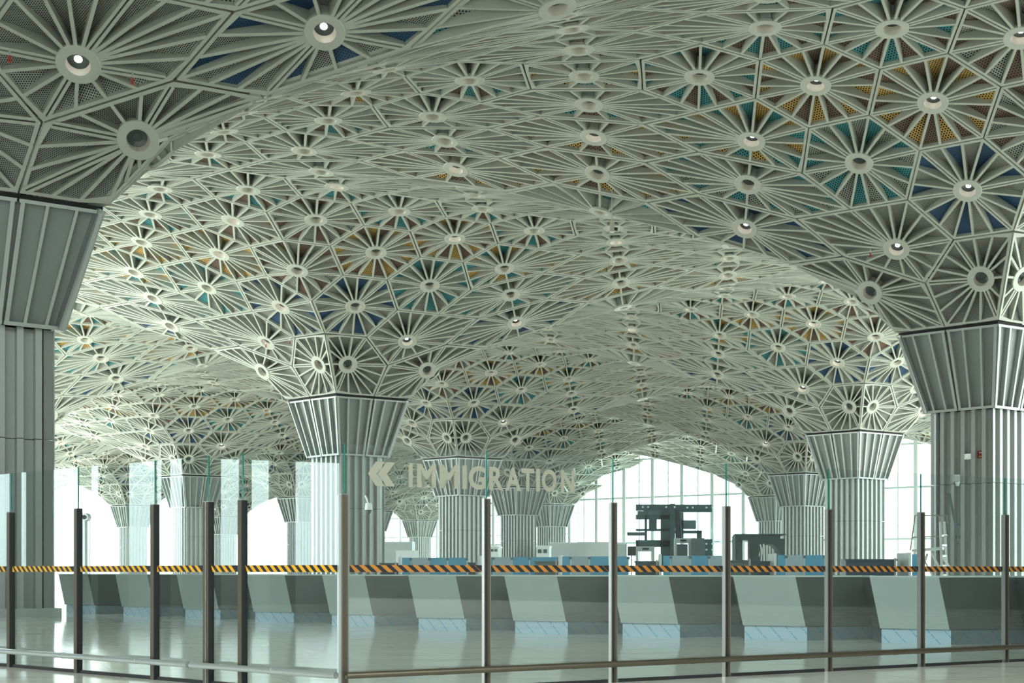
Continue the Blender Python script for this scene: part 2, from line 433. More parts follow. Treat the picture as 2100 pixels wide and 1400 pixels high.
DV = (centre(3, 1)*U-C40).normalized(); NV = Vector((-DV.y, DV.x)); NV = NV if NV.y > 0 else -NV
for k, n in MODS:
    for d in coffer_list(k, n):
        c = d['c']
        if c.y < 3: continue
        if n >= 0 and (c.xy-C40).dot(NV) > 2.0: continue
        if n < 0 and (c.xy-C6).dot(NV) > 3.0: continue
        px, py = pix(c)
        m = 2.6*FPX/c.y
        if px < -m or px > 2100+m or py < -m*1.2 or py > 1400: continue
        d['px'] = px; d['py'] = py
        d['vis'] = visible(c+Vector((0, 0, -.25)))
        d['size'] = 1/(c-Vector((0, 0, EYE))).length
        ALL.append(d)
ORD = ['zeroth', 'first', 'second', 'third', 'fourth', 'fifth', 'sixth', 'seventh', 'eighth', 'ninth', 'tenth', 'eleventh', 'twelfth']
inside = lambda d: -45 < d['px'] < 2145 and -30 < d['py'] < 1150
cand = sorted([d for d in ALL if d['vis'] and inside(d)], key=lambda d: -d['size'])
TH = cand[:300]; FINE = 64
rest = [d for d in ALL if id(d) not in {id(q) for q in TH}]
rnd = random.Random(3)
LITPX = [(160, 137), (663, 58), (2080, 85), (1672, 178), (1980, 390), (1215, 280), (835, 702), (1910, 215), (1528, 465), (1095, 150), (970, 225), (1670, 664), (1717, 744), (1668, 664), (1647, 799), (455, 912), (1263, 492), (933, 489), (545, 705), (1838, 510), (450, 522), (572, 628), (1034, 870), (140, 905), (1293, 675), (1570, 910), (475, 455), (680, 368), (690, 345), (930, 343), (1060, 660), (1540, 287)]
def is_lit(d): return any(abs(d['px']-a) < 16 and abs(d['py']-b) < 14 for a, b in LITPX)
def coffer_thing(d, fine):
    fr, fins, pans, hub, nr = coffer_geo(d)
    loc = d['c']
    root = empty('ceiling_coffer', loc)
    row = d['t']//2
    same = sorted([q for q in ALL if (q['k'], q['n'], q['t']) == (d['k'], d['n'], d['t']) and (q['j'] >= 0) == (d['j'] >= 0)], key=lambda q: q['i'])
    left = sorted([q['i'] for q in same if q['i'] < -.01], reverse=True); right = sorted([q['i'] for q in same if q['i'] > .01])
    if abs(d['i']) < .01: pos = 'on its seam'
    elif d['i'] < 0: pos = ORD[left.index(d['i'])+1]+' left of seam'
    else: pos = ORD[right.index(d['i'])+1]+' right of seam'
    tag(root, '%s star coffer, %s row %s %s, %s' % (colours(d)[2], ORD[row], 'above' if d['j'] >= 0 else 'behind', colname(d['k'], d['n']), pos), 'ceiling coffer', 'star coffers of the vaulted ceiling')
    if fine:
        fr.build('frame', root, loc)
        for f in fins: f.build('fin', root, loc)
        for f in pans: f.build('mesh_panel', root, loc)
    else:
        merge(fr, fins+pans).build('coffer_body', root, loc)
    r = MB(); make_ring(r, hub, nr, False, 28 if fine else 18); ro = r.build('ring', root, loc, smooth=False)
    if is_lit(d):
        l = MB(); lamp_mesh(l, hub, nr); lo = l.build('lamp', ro, loc); lo['label'] = 'glowing round lamp'
for q, d in enumerate(TH): coffer_thing(d, q < FINE)
st = MB(); nrest = 0
for d in rest:
    fr, fins, pans, hub, nr = coffer_geo(d); merge(st, [fr]+fins+pans); make_ring(st, hub, nr, False, 12); nrest += 1
    if is_lit(d): lamp_mesh(st, hub, nr)
so_ = st.build('ceiling_coffers_beyond'); tag(so_, 'remaining small star coffers of the vaulted ceiling fading into the distance', 'ceiling coffers', kind='stuff')
print('coffers', len(TH), 'rest', nrest)

# ------------------------------------------------------------------ columns
def lerp2(a, b, t): return (a[0]+(b[0]-a[0])*t, a[1]+(b[1]-a[1])*t)
CP = [(0, .352), (.280, .180), (.550, 0), (.280, -.180), (0, -.352), (-.280, -.180), (-.550, 0), (-.280, .180)]
BP = [(0, .272), (.191, .140), (.378, 0), (.191, -.140), (0, -.272), (-.191, -.140), (-.378, 0), (-.191, .140)]
def column_parts(root):
    L = lambda v, z: Vector((v[0]*U*RR.x+v[1]*U*-UU.x, v[0]*U*RR.y+v[1]*U*-UU.y, z))
    z0, z1 = EYE+U*1.0, EYE+U*1.497
    for q in range(8):
        b1, b2, c1, c2 = L(BP[q], z0), L(BP[(q+1) % 8], z0), L(CP[q], z1), L(CP[(q+1) % 8], z1)
        nn = (b2-b1).cross(c1-b1).normalized(); mid = (b1+b2)/2
        if nn.dot(Vector((mid.x, mid.y, 0))) < 0: nn = -nn
        mb = MB(); g = .02
        def pt(u, v, dep=0):
            return b1.lerp(b2, u).lerp(c1.lerp(c2, u), v)-nn*dep
        wb = (b2-b1).length; wt = (c2-c1).length; H = (c1-b1).length
        rec = .20
        mb.quad(pt(.0, 0, rec), pt(1, 0, rec), pt(1, 1, rec), pt(0, 1, rec), 'cladback')
        nr_ = 3
        def vbar(u, w, mt='clad', dd=rec):
            ub, ut = w/wb/2, w/wt/2
            def s(uu, sg, v, de): return pt(uu+(ub+(ut-ub)*v)*sg, v, de)
            mb.hexa([s(u, -1, 0, dd), s(u, 1, 0, dd), s(u, 1, 0, 0), s(u, -1, 0, 0), s(u, -1, 1, dd), s(u, 1, 1, dd), s(u, 1, 1, 0), s(u, -1, 1, 0)], mt)
        eb = .045/wb+.0; 
        vbar(.06/wb+g/wb, .10); vbar(1-.06/wb-g/wb, .10)
        for z in range(1, nr_): vbar(z/nr_, .075)
        for v0, v1 in ((0, .10/H), (1-.09/H, 1)):
            mb.hexa([pt(g/wb, v0, rec), pt(1-g/wb, v0, rec), pt(1-g/wb, v0, 0), pt(g/wb, v0, 0), pt(g/wb, v1, rec), pt(1-g/wb, v1, rec), pt(1-g/wb, v1, 0), pt(g/wb, v1, 0)], 'clad')
        mb.build('collar_panel', root)
    # fluted shaft in stacked lengths of cladding
    SP = [(a*.87, b*.87) for a, b in BP]
    def outline():
        pts = []
        for q in range(8):
            a, b = SP[q], SP[(q+1) % 8]
            ex, ey = b[0]-a[0], b[1]-a[1]; l = math.hypot(ex, ey); nx, ny = ey/l, -ex/l
            if nx*(a[0]+b[0])+ny*(a[1]+b[1]) < 0: nx, ny = -nx, -ny
            nf = 3
            for z in range(nf):
                for u, dp in ((.0, 0), (.30, 0), (.37, .034), (.87, .034), (.94, 0)):
                    t = (z+u)/nf; pts.append((a[0]+ex*t-nx*dp, a[1]+ey*t-ny*dp))
        return pts
    O = outline()
    for za, zb in ((.0, 4.55), (4.57, z0+.02)):
        mb = MB(); n = len(O)
        A = [L(p, za) for p in O]; B = [L(p, zb) for p in O]
        for q in range(n): mb.quad(A[q], A[(q+1) % n], B[(q+1) % n], B[q], 'clad')
        mb.face(A[::-1], 'clad'); mb.face(B, 'clad')
        mb.build('shaft_cladding', root)
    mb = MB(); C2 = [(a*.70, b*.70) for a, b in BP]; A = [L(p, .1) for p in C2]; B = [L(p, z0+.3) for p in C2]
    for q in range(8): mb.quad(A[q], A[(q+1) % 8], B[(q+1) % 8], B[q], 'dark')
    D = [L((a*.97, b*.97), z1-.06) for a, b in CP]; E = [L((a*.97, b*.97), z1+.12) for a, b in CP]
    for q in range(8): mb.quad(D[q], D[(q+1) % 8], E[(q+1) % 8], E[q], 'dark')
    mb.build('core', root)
    mb = MB(); S = [(a*.95, b*.95) for a, b in BP]; n = 8
    A = [L(p, 0) for p in S]; B = [L(p, .22) for p in S]
    for q in range(n): mb.quad(A[q], A[(q+1) % n], B[(q+1) % n], B[q], 'clad')
    mb.face(B, 'clad'); mb.build('skirting', root)
proto = None
LBL = {(0, 0): 'big fluted column at left edge of view, in shade', (0, 1): 'big fluted column with wide flared collar at right edge', (1, 0): 'fluted column behind the glass corner, left faces bright',
       (1, 1): 'second fluted column from the right, behind the booths', (2, 0): 'fluted column directly behind the word IMMIGRATION', (2, 1): 'third fluted column from right, beside the arch scanner',
       (3, 0): 'narrower fluted column right of the one behind the sign', (4, 0): 'thin distant fluted column left of the facade grid', (3, 1): 'farthest small fluted column of the right row',
       (3, -1): 'fluted column seen through left glass screen beside gate posts', (4, -1): 'fluted column half hidden left of the bright centre column', (6, -1): 'small pale distant column with tapered collar left of sign letters'}
for k, n in MODS:
    c = centre(k, n)*U
    if c.y < 5: continue
    px = CX+FPX*c.x/c.y
    if not -250 < px < 2500: continue
    if px > 2300 and (k, n) != (1, 2): continue
    if (k, n) in ((2, 2), (1, 3), (1, 2)) and px > 2250: continue
    if proto is None:
        proto = empty('column', (c.x, c.y, 0)); column_parts(proto); r = proto
    else: r = dup(proto, (c.x, c.y, 0))
    tag(r, LBL.get((k, n), 'distant pale fluted column, '+colname(k, n)), 'column', 'fluted columns of the hall')

# ------------------------------------------------------------------ shell
mb = MB(); mb.box(-160, 120, -26, 270, -.3, 0, 'floor'); struct(mb.build('floor'))
c31, c40, c6 = centre(3, 1)*U, centre(4, 0)*U, centre(6, -1)*U
dv = (c31-c40).normalized(); nv = Vector((-dv.y, dv.x)); nv = nv if nv.y > 0 else -nv
q1, q2, q3, q4 = c31+dv*60+nv*5, c40-dv*14+nv*5, c6+dv*38+nv*6, c6-dv*80+nv*6
mb = MB(); mb.prism([(-34, -8), (25, -8), (25, 36), (38, 75), (q1.x, q1.y), (q2.x, q2.y), (q3.x, q3.y), (q4.x, q4.y), (-62, 95), (-34, 45)], EYE+U*2.62+.8, EYE+U*2.62+1.6, 'wall'); struct(mb.build('ceiling'))  # flat backing slab over the coffers, outline cut back to let sky light in
# dark right and rear walls, added out of view to dim the glass reflections
mb = MB(); mb.box(25, 25.4, -26, 34, 0, 18.2, 'walldark'); struct(mb.build('wall_right_added'))
mb = MB(); mb.box(-34.4, 25.4, -26.4, -26, 0, 18.2, 'walldark'); struct(mb.build('wall_back_added'))
# left wall with tall windows reflected in the left glass screens
Cn = Vector((-.443*U, 1.7418*U)); la = .5862; ra = .4892
ld = [0, .2407, .3297, .4794, .7177, .9539, 1.24]
nL = Vector((math.sin(la), math.cos(la)))
dpl = Cn.dot(nL)
def reflect_y(px, X):
    d = Vector(((px-CX)/FPX, 1)); g = d*(dpl/d.dot(nL)); r = d-nL*2*d.dot(nL)
    t = (X-g.x)/r.x; return (g+r*t).y, g.y+t
XW = -34
win = [(-150, -60), (-40, 18), (40, 52), (107, 163), (185, 200), (263, 330), (348, 372), (452, 490), (515, 552), (605, 698)]
ws = sorted([(reflect_y(a, XW)[0], reflect_y(b, XW)[0]) for a, b in win], key=lambda q: min(q))
mb = MB(); prev = -26
edges = []
for a, b in ws:
    a, b = min(a, b), max(a, b); edges.append((a, b))
    mb.box(XW-.4, XW, prev, a, 0, 18.2, 'walldark'); mb.box(XW-.4, XW, a, b, 0, 1.25, 'concrete'); mb.box(XW-.4, XW, a, b, 5.1, 18.2, 'walldark'); prev = b
mb.box(XW-.4, XW, prev, 34, 0, 18.2, 'walldark'); struct(mb.build('wall_left'))
for q, (a, b) in enumerate(edges):
    g = MB(); g.box(XW-.25, XW-.22, a, b, 1.25, 5.1, 'facadeglass'); struct(g.build('window_%d' % (q+1)))

# far curtain walls
def facade(name, A, B, zs, pitch, ztop, depth=.5, wd=.46):
    A = Vector(A); B = Vector(B); d = (B-A); L = d.length; d.normalize(); n = int(L/pitch)
    T = Matrix.Translation((A.x, A.y, 0)) @ Matrix.Rotation(math.atan2(d.y, d.x), 4, 'Z')
    root = MB()
    for q in range(n+1):
        w_ = wd if q % 2 == 0 else wd*.3
        root.box(q*pitch-w_/2, q*pitch+w_/2, -depth*(1 if q % 2 == 0 else .3), 0, 0, ztop, 'mullion', T)
    for z in zs: root.box(0, L, -.30, 0, z-.12, z+.12, 'mullion', T)
    struct(root.build(name+'_frame' if False else name))
    g = MB(); g.box(0, L, .05, .08, 0, ztop, 'facadeglass', T); return g
c31, c40 = centre(3, 1)*U, centre(4, 0)*U
dv = (c31-c40).normalized(); nv = Vector((-dv.y, dv.x));  nv = nv if nv.y > 0 else -nv
P0 = c40-dv*22+nv*3.5; P1 = c31+dv*75+nv*3.5
lev = [EYE+U*h for h in (.63, 1.64, 2.49)]
g = facade('wall_facade_right', P0, P1, lev, 2.3, 17.8); struct(g.build('window_11'))
c6 = centre(6, -1)*U
P2 = c6-dv*78+nv*5; P3 = c6+dv*72+nv*5
g = facade('wall_facade_far', P2, P3, [EYE+U*h for h in (.30, 1.05, 1.64, 2.49)], 2.3, 17.8); struct(g.build('window_12'))

# ------------------------------------------------------------------ glass screens
dR = Vector((math.cos(ra), math.sin(ra))); dL = Vector((-math.cos(la), math.sin(la)))
nR = Vector((math.sin(ra), -math.cos(ra)))     # toward the camera
nLc = -nL
ZR, ZP, ZG, ZT = EYE-.1575*U, EYE+.1155*U, EYE+.1933*U, EYE+.0038*U
def frame_T(o, d, ncam):
    # x along the screen, y away from the camera
    return Matrix(((d.x, -ncam.x, 0, o.x), (d.y, -ncam.y, 0, o.y), (0, 0, 1, 0), (0, 0, 0, 1)))
def post(P, d, ncam, label, double=False, corner=False):
    T = frame_T(P, d, ncam); root = empty('screen_post', (P.x, P.y, 0)); Ti = Matrix.Translation((-P.x, -P.y, 0)) @ T
    w_ = .036 if not double else .05
    left = d.x < 0; m1 = MB()
    if left:     # screen runs to the left, so x is mirrored
        m1.box(-w_, -w_+.014, -.03, .035, 0, ZP, 'steeldark', Ti); m1.box(-w_+.014, w_, -.03, .035, 0, ZP, 'steelbrown', Ti)
    else:
        m1.box(-w_, -w_+.010, -.03, .035, 0, ZP, 'steel', Ti); m1.box(w_-.010, w_, -.03, .035, 0, ZP, 'steel', Ti)
        m1.box(-w_+.010, 0, -.024, .035, 0, ZP-.004, 'steelbrown' if corner else 'steeldark', Ti); m1.box(0, w_-.010, -.028, .035, 0, ZP-.004, 'steelbrown', Ti)
    if corner: m1.box(-w_-.022, -w_, -.02, .035, 0, ZP, 'alu', Ti)  # bright strip painted in for the lit left face of the corner post
    if double: m1.box(-.006, .006, -.034, .035, 0, ZP-.002, 'steel', Ti)
    m1.build('channel', root)
    m2 = MB(); m2.box(-w_, w_, -.03, .035, ZP, ZP+.008, 'steel', Ti); m2.build('cap', root)
    m3 = MB(); m3.box(-.012, .012, -.10, -.03, ZR-.03, ZR+.0, 'steel', Ti); m3.build('rail_bracket', root)
    tag(root, label, 'post', 'steel posts of the glass screen'); return root
rs = .2289*U
RP = [Cn+dR*rs*q for q in range(0, 9)]
LP = [Cn+dL*l*U for l in ld]
names_r = ['corner steel post where both glass screens meet', 'steel post splitting the IMMIGRATION lettering', 'steel post in front of the white far booth', 'steel post just right of the frame scanner',
           'steel post in front of second right column', 'steel post in front of the step platform', 'steel post nearest the right edge of view', 'steel post beyond the right edge', 'last steel post beyond the right edge']
for q, P in enumerate(RP): post(P, dR, nR, names_r[q], corner=(q == 0))
names_l = ['', 'slim steel post right of the double gate post', 'double steel gate post left of the slim one', 'steel post in front of far fluted column, left screen', 'steel post right of the shaded left column', 'steel post nearest the left edge of view', 'steel post beyond the left edge']
for q, P in enumerate(LP):
    if q: post(P, dL, nLc, names_l[q], double=(q == 2))
def panel(A, B, ncam, stripe, label, sign=False):
    d = (B-A).normalized(); L = (B-A).length
    root = empty('glass_screen', (A.x, A.y, 0)); T = Matrix.Translation((-A.x, -A.y, 0)) @ frame_T(A, d, ncam)
    m1 = MB(); m1.box(.008, L-.008, 0, .012, .03, ZG, 'glass', T); m1.build('pane', root)
    for x0 in (.001, L-.007): m3 = MB(); m3.box(x0, x0+.006, 0, .012, ZP, ZG, 'glassedge', T); m3.build('polished_edge', root)
    m4 = MB(); m4.box(.066, L-.066, -.012, .024, 0, .035, 'steeldark', T); m4.build('floor_channel', root)
    m2 = MB(); hh = .034; pt = .105; x = .05; sl = .075; flip = d.x < 0; yy = -.004
    q = 0
    zt = ZT; z0, z1 = zt-hh, zt+hh
    while x < L-.05:
        x2 = min(x+pt/2*1.0, L-.05); mt = stripe if q % 2 else 'black'
        # slanted stripe, clipped to the strip by a plain end
        a0, a1 = x, x2
        s = -sl if flip else sl
        def cl(v): return max(.05, min(L-.05, v))
        lo, hi = (0, -s) if not flip else (0, -s)
        P4 = [Vector((cl(a0), yy, z0)), Vector((cl(a1), yy, z0)), Vector((cl(a1-s), yy, z1)), Vector((cl(a0-s), yy, z1))]
        m2.quad(*[T @ p for p in P4], mt); q += 1; x = x2
    m2.box(.05, L-.05, yy+.001, yy+.002, z0, z1, 'black', T)
    m2.build('hazard_tape', root)
    tag(root, label, 'glass screen', 'clear panels of the glass screen'); return root
lr = ['clear glass panel right of corner post carrying the chevrons', 'clear glass panel carrying the letters RATION', 'clear glass panel before the large frame scanner', 'clear glass panel before the arch scanner',
      'clear glass panel before second right column', 'clear glass panel before the step platform', 'clear glass panel before the near right column', 'clear glass panel beyond the right edge']
for q in range(8): panel(RP[q], RP[q+1], nR, 'orange', lr[q])
ll = ['clear glass panel left of the corner post, bright reflections', 'narrow clear glass panel between the two close gate posts', 'clear glass panel left of the double gate post', 'clear glass panel reflecting windows beside far column', 'clear glass panel over shaded left column base', 'clear glass panel running out of view at left']
for q in range(6): panel(LP[q], LP[q+1], nLc, 'yellow', ll[q])
# low kick rails
def rail(A, B, ncam, label, mt='steel'):
    a = A+ncam*.10; b = B+ncam*.10; root = empty('kick_rail', (a.x, a.y, 0)); m1 = MB()
    v = lambda p: (p.x-a.x, p.y-a.y, ZR); m1.tube(v(a), v(b), .032, mt, 16); m1.build('tube', root, smooth=False)
    d = (b-a).normalized(); L = (b-a).length; m2 = MB(); z = .9
    while z < L: m2.tube(v(a+d*z), v(a+d*(z+.05)), .035, mt, 16); z += rs
    m2.build('sleeve', root); tag(root, label, 'rail', 'low kick rails')
rail(RP[0], RP[-1], nR, 'low round brown-tinted steel rail along the right glass screen', 'steelbrown')
rail(LP[0], LP[2]+dL*.15, nLc, 'short low steel rail between gate post and corner', 'alu')
rail(LP[2]+dL*.2, LP[-1], nLc, 'long low steel rail along the left glass screen', 'alu')

# lettering on the right screen
def on_fence(px, py):
    d = Vector(((px-CX)/FPX, 1)); nrm = nR; dist = Cn.dot(nrm)/d.dot(nrm); g = d*dist
    s = (g-Cn).dot(dR); return s, EYE+(Y0-py)/FPX*g.y
TF = frame_T(Cn, dR, nR)
sign = empty('sign_lettering', (Cn.x, Cn.y, 0)); Ts = Matrix.Translation((-Cn.x, -Cn.y, 0)) @ TF
tag(sign, 'silver IMMIGRATION lettering with double left chevrons on glass', 'sign')
def glyph(ch):
    cu = bpy.data.curves.new('g', 'FONT'); cu.body = ch; cu.size = 1; cu.offset = .032; cu.resolution_u = 6
    o = bpy.data.objects.new('g', cu); COL.objects.link(o); bpy.context.view_layer.update()
    me = bpy.data.meshes.new_from_object(o.evaluated_get(bpy.context.evaluated_depsgraph_get()))
    COL.objects.unlink(o); bpy.data.objects.remove(o)
    vs = [v.co.copy() for v in me.vertices]; fs = [tuple(p.vertices) for p in me.polygons]; bpy.data.meshes.remove(me)
    x0 = min(v.x for v in vs); x1 = max(v.x for v in vs); y0 = min(v.y for v in vs); y1 = max(v.y for v in vs)
    return [((v.x-x0)/(x1-x0), (v.y-y0)/(y1-y0)) for v in vs], fs
letters = [('I', 838, 846), ('M', 855, 894), ('M', 901, 940), ('I', 948, 957), ('G', 961, 996), ('R', 1003, 1032), ('A', 1036, 1068), ('T', 1069, 1095), ('I', 1099, 1107), ('O', 1111, 1141), ('N', 1150, 1178)]
sA, zA1 = on_fence(838, 951); _, zA0 = on_fence(838, 999); _, zB1 = on_fence(1178, 963); _, zB0 = on_fence(1178, 1010)
zt_, zb_ = (zA1+zB1)/2, (zA0+zB0)/2
for ch, a, b in letters:
    vs, fs = glyph(ch); xa, _ = on_fence(a, 970); xb, _ = on_fence(b, 970)
    me = bpy.data.meshes.new('letter'); nv_ = len(vs)
    V = [Ts @ Vector((xa+(xb-xa)*u, -.006, zb_+(zt_-zb_)*v)) for u, v in vs]+[Ts @ Vector((xa+(xb-xa)*u, -.001, zb_+(zt_-zb_)*v)) for u, v in vs]
    me.from_pydata([tuple(v) for v in V], [], fs+[tuple(q+nv_ for q in reversed(f)) for f in fs]); me.materials.append(M['letter'])
    o = bpy.data.objects.new('letter', me); COL.objects.link(o); o.parent = sign
for a in (754.5, 776):
    mb = MB(); x = lambda p: on_fence(p, 970)[0]; zm = (zt_+zb_)/2; zt2, zb2 = zt_+.0, zb_+.0
    tip, t1, t2, inn = x(a), x(a+16), x(a+32), x(a+17)
    for yv in (-.006, -.001):
        for sg, ze in ((1, zt2), (-1, zb2)):
            P4 = [Vector((tip, yv, zm)), Vector((inn, yv, zm)), Vector((t2+.01, yv, ze)), Vector((t1, yv, ze))]
            mb.quad(*[Ts @ p for p in P4], 'letter')
    mb.build('chevron', sign)

# ------------------------------------------------------------------ desks
starts = [(-15.9, 32.0), (-13.51, 30.23), (-11.15, 28.37), (-8.79, 26.47), (-6.58, 24.81), (-4.37, 23.06), (-2.28, 21.65), (-.24, 20.73), (1.88, 19.84), (4.02, 18.76), (6.3, 17.9)]
ordn = ['far end', 'second', 'third', 'fourth', 'fifth', 'sixth', 'seventh', 'eighth', 'ninth', 'tenth', 'last']
dk = ['desk at the far left end of the counter row', 'pale and grey desk, second from the far left end', 'pale and grey desk behind shaded column, third from left end', 'pale and grey desk fourth from left end, beside gate posts',
      'pale and grey desk right of the slim post', 'pale and grey desk directly behind the corner post', 'pale and grey desk beneath the IMM letters', 'pale and grey desk beneath the end of the sign', 'pale and grey desk below the large frame scanner',
      'pale and grey desk in front of the arch scanner', 'pale and grey desk nearest the right edge']
dk = [dk[0], dk[1], dk[2], dk[3], dk[4], 'pale and grey desk just right of the corner post', 'pale and grey desk beneath the sign lettering', 'pale and grey desk before the frame scanner', 'pale and grey desk below the arch scanner', 'pale and grey desk in front of the step platform', 'grey desk cut by the right edge of view']
dk.insert(5, 'pale and grey desk directly behind the corner post')
for q, (x0, y0) in enumerate(starts):
    k = 1.0
    f1 = (1.02, -.42); f2 = (1.38, .37)
    # ground outline: pale front, grey flank, back
    def poly(ins=0):
        p = [(0+ins, 0+ins*.6), (f1[0]-ins*.2, f1[1]+ins), (f1[0]+f2[0]-ins, f1[1]+f2[1]+ins), (f1[0]+f2[0]-ins, .62), (0+ins, .62)]
        return p
    root = empty('immigration_desk', (x0, y0, 0))
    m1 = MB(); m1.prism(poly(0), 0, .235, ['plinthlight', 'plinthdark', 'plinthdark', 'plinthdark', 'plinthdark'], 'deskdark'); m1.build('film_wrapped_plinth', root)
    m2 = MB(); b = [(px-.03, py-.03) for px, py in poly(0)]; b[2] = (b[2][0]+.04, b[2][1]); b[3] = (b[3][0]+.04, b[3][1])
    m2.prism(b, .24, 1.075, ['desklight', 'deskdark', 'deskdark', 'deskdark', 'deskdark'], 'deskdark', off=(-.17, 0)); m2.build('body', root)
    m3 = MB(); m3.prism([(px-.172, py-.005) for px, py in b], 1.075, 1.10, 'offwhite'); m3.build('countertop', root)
    tag(root, ['pale and grey desk at the far left end of counters', dk[1], dk[2], dk[3], 'pale and grey desk right of the slim left post', dk[5], dk[6], 'pale and grey desk beneath the end of sign lettering', 'pale and grey desk before the frame scanner', 'pale and grey desk below the step platform', 'pale and grey desk cut by the right edge'][q], 'desk', 'immigration desks in a row')
# booth screens behind the desks
bx = [(1592, [(1595, 1611, 'bluefilm'), (1613, 1649, 'palefilm'), (1651, 1690, 'bluefilm')], 21.6), (1357, [(1360, 1375, 'bluefilm'), (1378, 1415, 'palefilm'), (1417, 1453, 'bluefilm'), (1455, 1487, 'palefilm')], 22.6),
      (1150, [(1153, 1169, 'bluefilm'), (1172, 1208, 'palefilm'), (1210, 1252, 'bluefilm'), (1254, 1288, 'bluefilm')], 23.6), (985, [(988, 1011, 'bluefilm'), (1013, 1049, 'palefilm'), (1051, 1085, 'bluefilm'), (1087, 1146, 'bluefilm')], 24.7),
      (822, [(825, 842, 'bluefilm'), (843, 880, 'palefilm'), (881, 917, 'bluefilm'), (919, 957, 'bluefilm')], 26.0), (1868, [(1871, 1888, 'bluefilm')], 20.6)]
bl = ['blue and pale film-covered booth screen beside second right column', 'blue and pale film-covered booth screen before the frame scanner', 'blue film-covered booth screen left of the frame scanner',
      'blue and white film-covered booth screen right of sign centre column', 'blue and white film-covered booth screen left of sign centre column', 'single blue booth screen behind the step platform']
for (xe, ps, Z), lab in zip(bx, bl):
    root = empty('booth_screen', P_dep(xe, 1200, Z)*1.0); root.location.z = 0; ox = root.location.x; sl = -.30
    zt = EYE+.30 if Z > 21 else EYE+.30
    f = MB(); f.box(-.05, 0, -.03, .9, 0, zt+.03, 'white'); f.build('end_panel', root)
    for a, b, mt in ps:
        p = MB(); xa, xb = (a-CX)/FPX*Z-ox, (b-CX)/FPX*Z-ox; p.box(xa, xb, 0, .03, .9, zt, mt); p.build('film_panel', root)
        c_ = MB(); c_.box(xb-.02, xb+.035, -.02, 0, zt-.06, zt-.01, 'machine2'); c_.box(xb, xb+.018, .0, .03, .9, zt, 'alu'); c_.build('clip', root)
    b_ = MB(); b_.box(0, (ps[-1][1]-CX)/FPX*Z-ox, .02, .5, 0, .9, 'navy'); b_.build('base_cabinet', root)
    tag(root, lab, 'booth screen', 'film-covered booth screens')
# low dark counters between booths
dcn = [(1303, 1350, 1150, 23.4, 'navy', 'dark low counter under the small white scanner'), (1546, 1587, 1150, 22.2, 'navy', 'dark low counter in front of the arch scanner'), (1490, 1540, 1148, 22.4, 'machine2', 'grey low counter left of the dark one'),
       (961, 981, 1153, 25.4, 'navy', 'dark low counter beside the middle glass post'), (1097, 1144, 1150, 23.8, 'machine2', 'grey low counter right of middle glass post'), (1735, 1838, 1146, 21, 'navy', 'long dark counter right of the second column'), (780, 815, 1154, 26, 'navy', 'dark low counter left of the first blue booth')]
for a, b, yt, Z, mt, lab in dcn:
    A = P_dep(a, yt, Z); B = P_dep(b, yt, Z); root = empty('low_counter', (A.x, Z, 0))
    m1 = MB(); m1.box(0, B.x-A.x, 0, .5, 0, A.z-.03, mt); m1.build('body', root); m2 = MB(); m2.box(-.02, B.x-A.x+.02, -.03, .52, A.z-.03, A.z, mt); m2.build('countertop', root)
    m3 = MB(); m3.box(B.x-A.x-.05, B.x-A.x-.01, -.06, -.03, 0, A.z+.02, 'steel'); m3.build('edge_post', root)
    tag(root, lab, 'counter', 'low counters behind the desks')

# ------------------------------------------------------------------ scanners
def bolt(mb, x, y, z): mb.tube((x, y, z), (x, y-.04, z), .05, 'white', 8)
Z = 58.0; S = Z/FPX
o = P_dep(1300, 1200, Z); root = empty('frame_scanner', (o.x, Z, 0)); xx = lambda p: (p-1300)*S; zz = lambda p: EYE+(Y0-p)*S
m = MB()
m.box(xx(1304), xx(1374), 0, .5, zz(1046), zz(1034), 'machine'); m.box(xx(1304), xx(1374), 0, .5, zz(1064), zz(1048+7), 'machine')
m.box(xx(1319), xx(1374), .05, .45, zz(1055), zz(1046), 'machine2')
for z0_, z1_ in ((1084+4, 1084), (1121, 1107),): m.box(xx(1304), xx(1374), 0, .5, zz(z0_), zz(z1_), 'machine')
m.box(xx(1322), xx(1327), 0, .5, zz(1107), zz(1046), 'machine'); m.box(xx(1331), xx(1347), 0, .5, zz(1084), zz(1064), 'machine'); m.box(xx(1355), xx(1374), 0, .5, zz(1170), zz(1046), 'machine')
m.box(xx(1304), xx(1309), 0, .5, zz(1240), zz(1107), 'machine')
m.build('slotted_front', root)
m = MB(); m.box(xx(1374), xx(1384), -.3, 1.6, 0, zz(1033), 'machine'); m.build('corner_pillar', root)
m = MB(); m.box(xx(1384), xx(1460), .1, .5, zz(1049), zz(1034), 'machine')
m.box(xx(1392), xx(1428), .2, .9, zz(1083), zz(1066), 'machine2'); m.box(xx(1384), xx(1440), .2, .6, zz(1093), zz(1087), 'machine'); m.box(xx(1390), xx(1402), .2, .6, zz(1110), zz(1050), 'machine2')
m.box(xx(1446), xx(1461), .1, .5, zz(1140), zz(1105), 'machine'); m.box(xx(1430), xx(1440), .2, .6, zz(1110), zz(1087), 'machine'); m.build('equipment_frame', root)
for q in range(3):
    m = MB(); m.tube(((xx(1386+3*q)), 0, zz(1045)), (xx(1388+4*q), -.1, zz(1105)), .07, 'rubber', 8); m.build('cable', root)
m = MB()
for a, b in ((1318, 1040), (1329, 1040), (1366, 1040), (1383, 1040), (1409, 1041), (1420, 1041), (1448, 1041), (1460, 1041), (1448, 1115), (1460, 1115), (1448, 1127), (1460, 1127)): bolt(m, xx(a), -.3 if a > 1300 else 0, zz(b))
m.build('bolt_heads', root)['kind'] = 'stuff'
tag(root, 'tall dark frame scanner with slots and cables behind the booths', 'scanner')
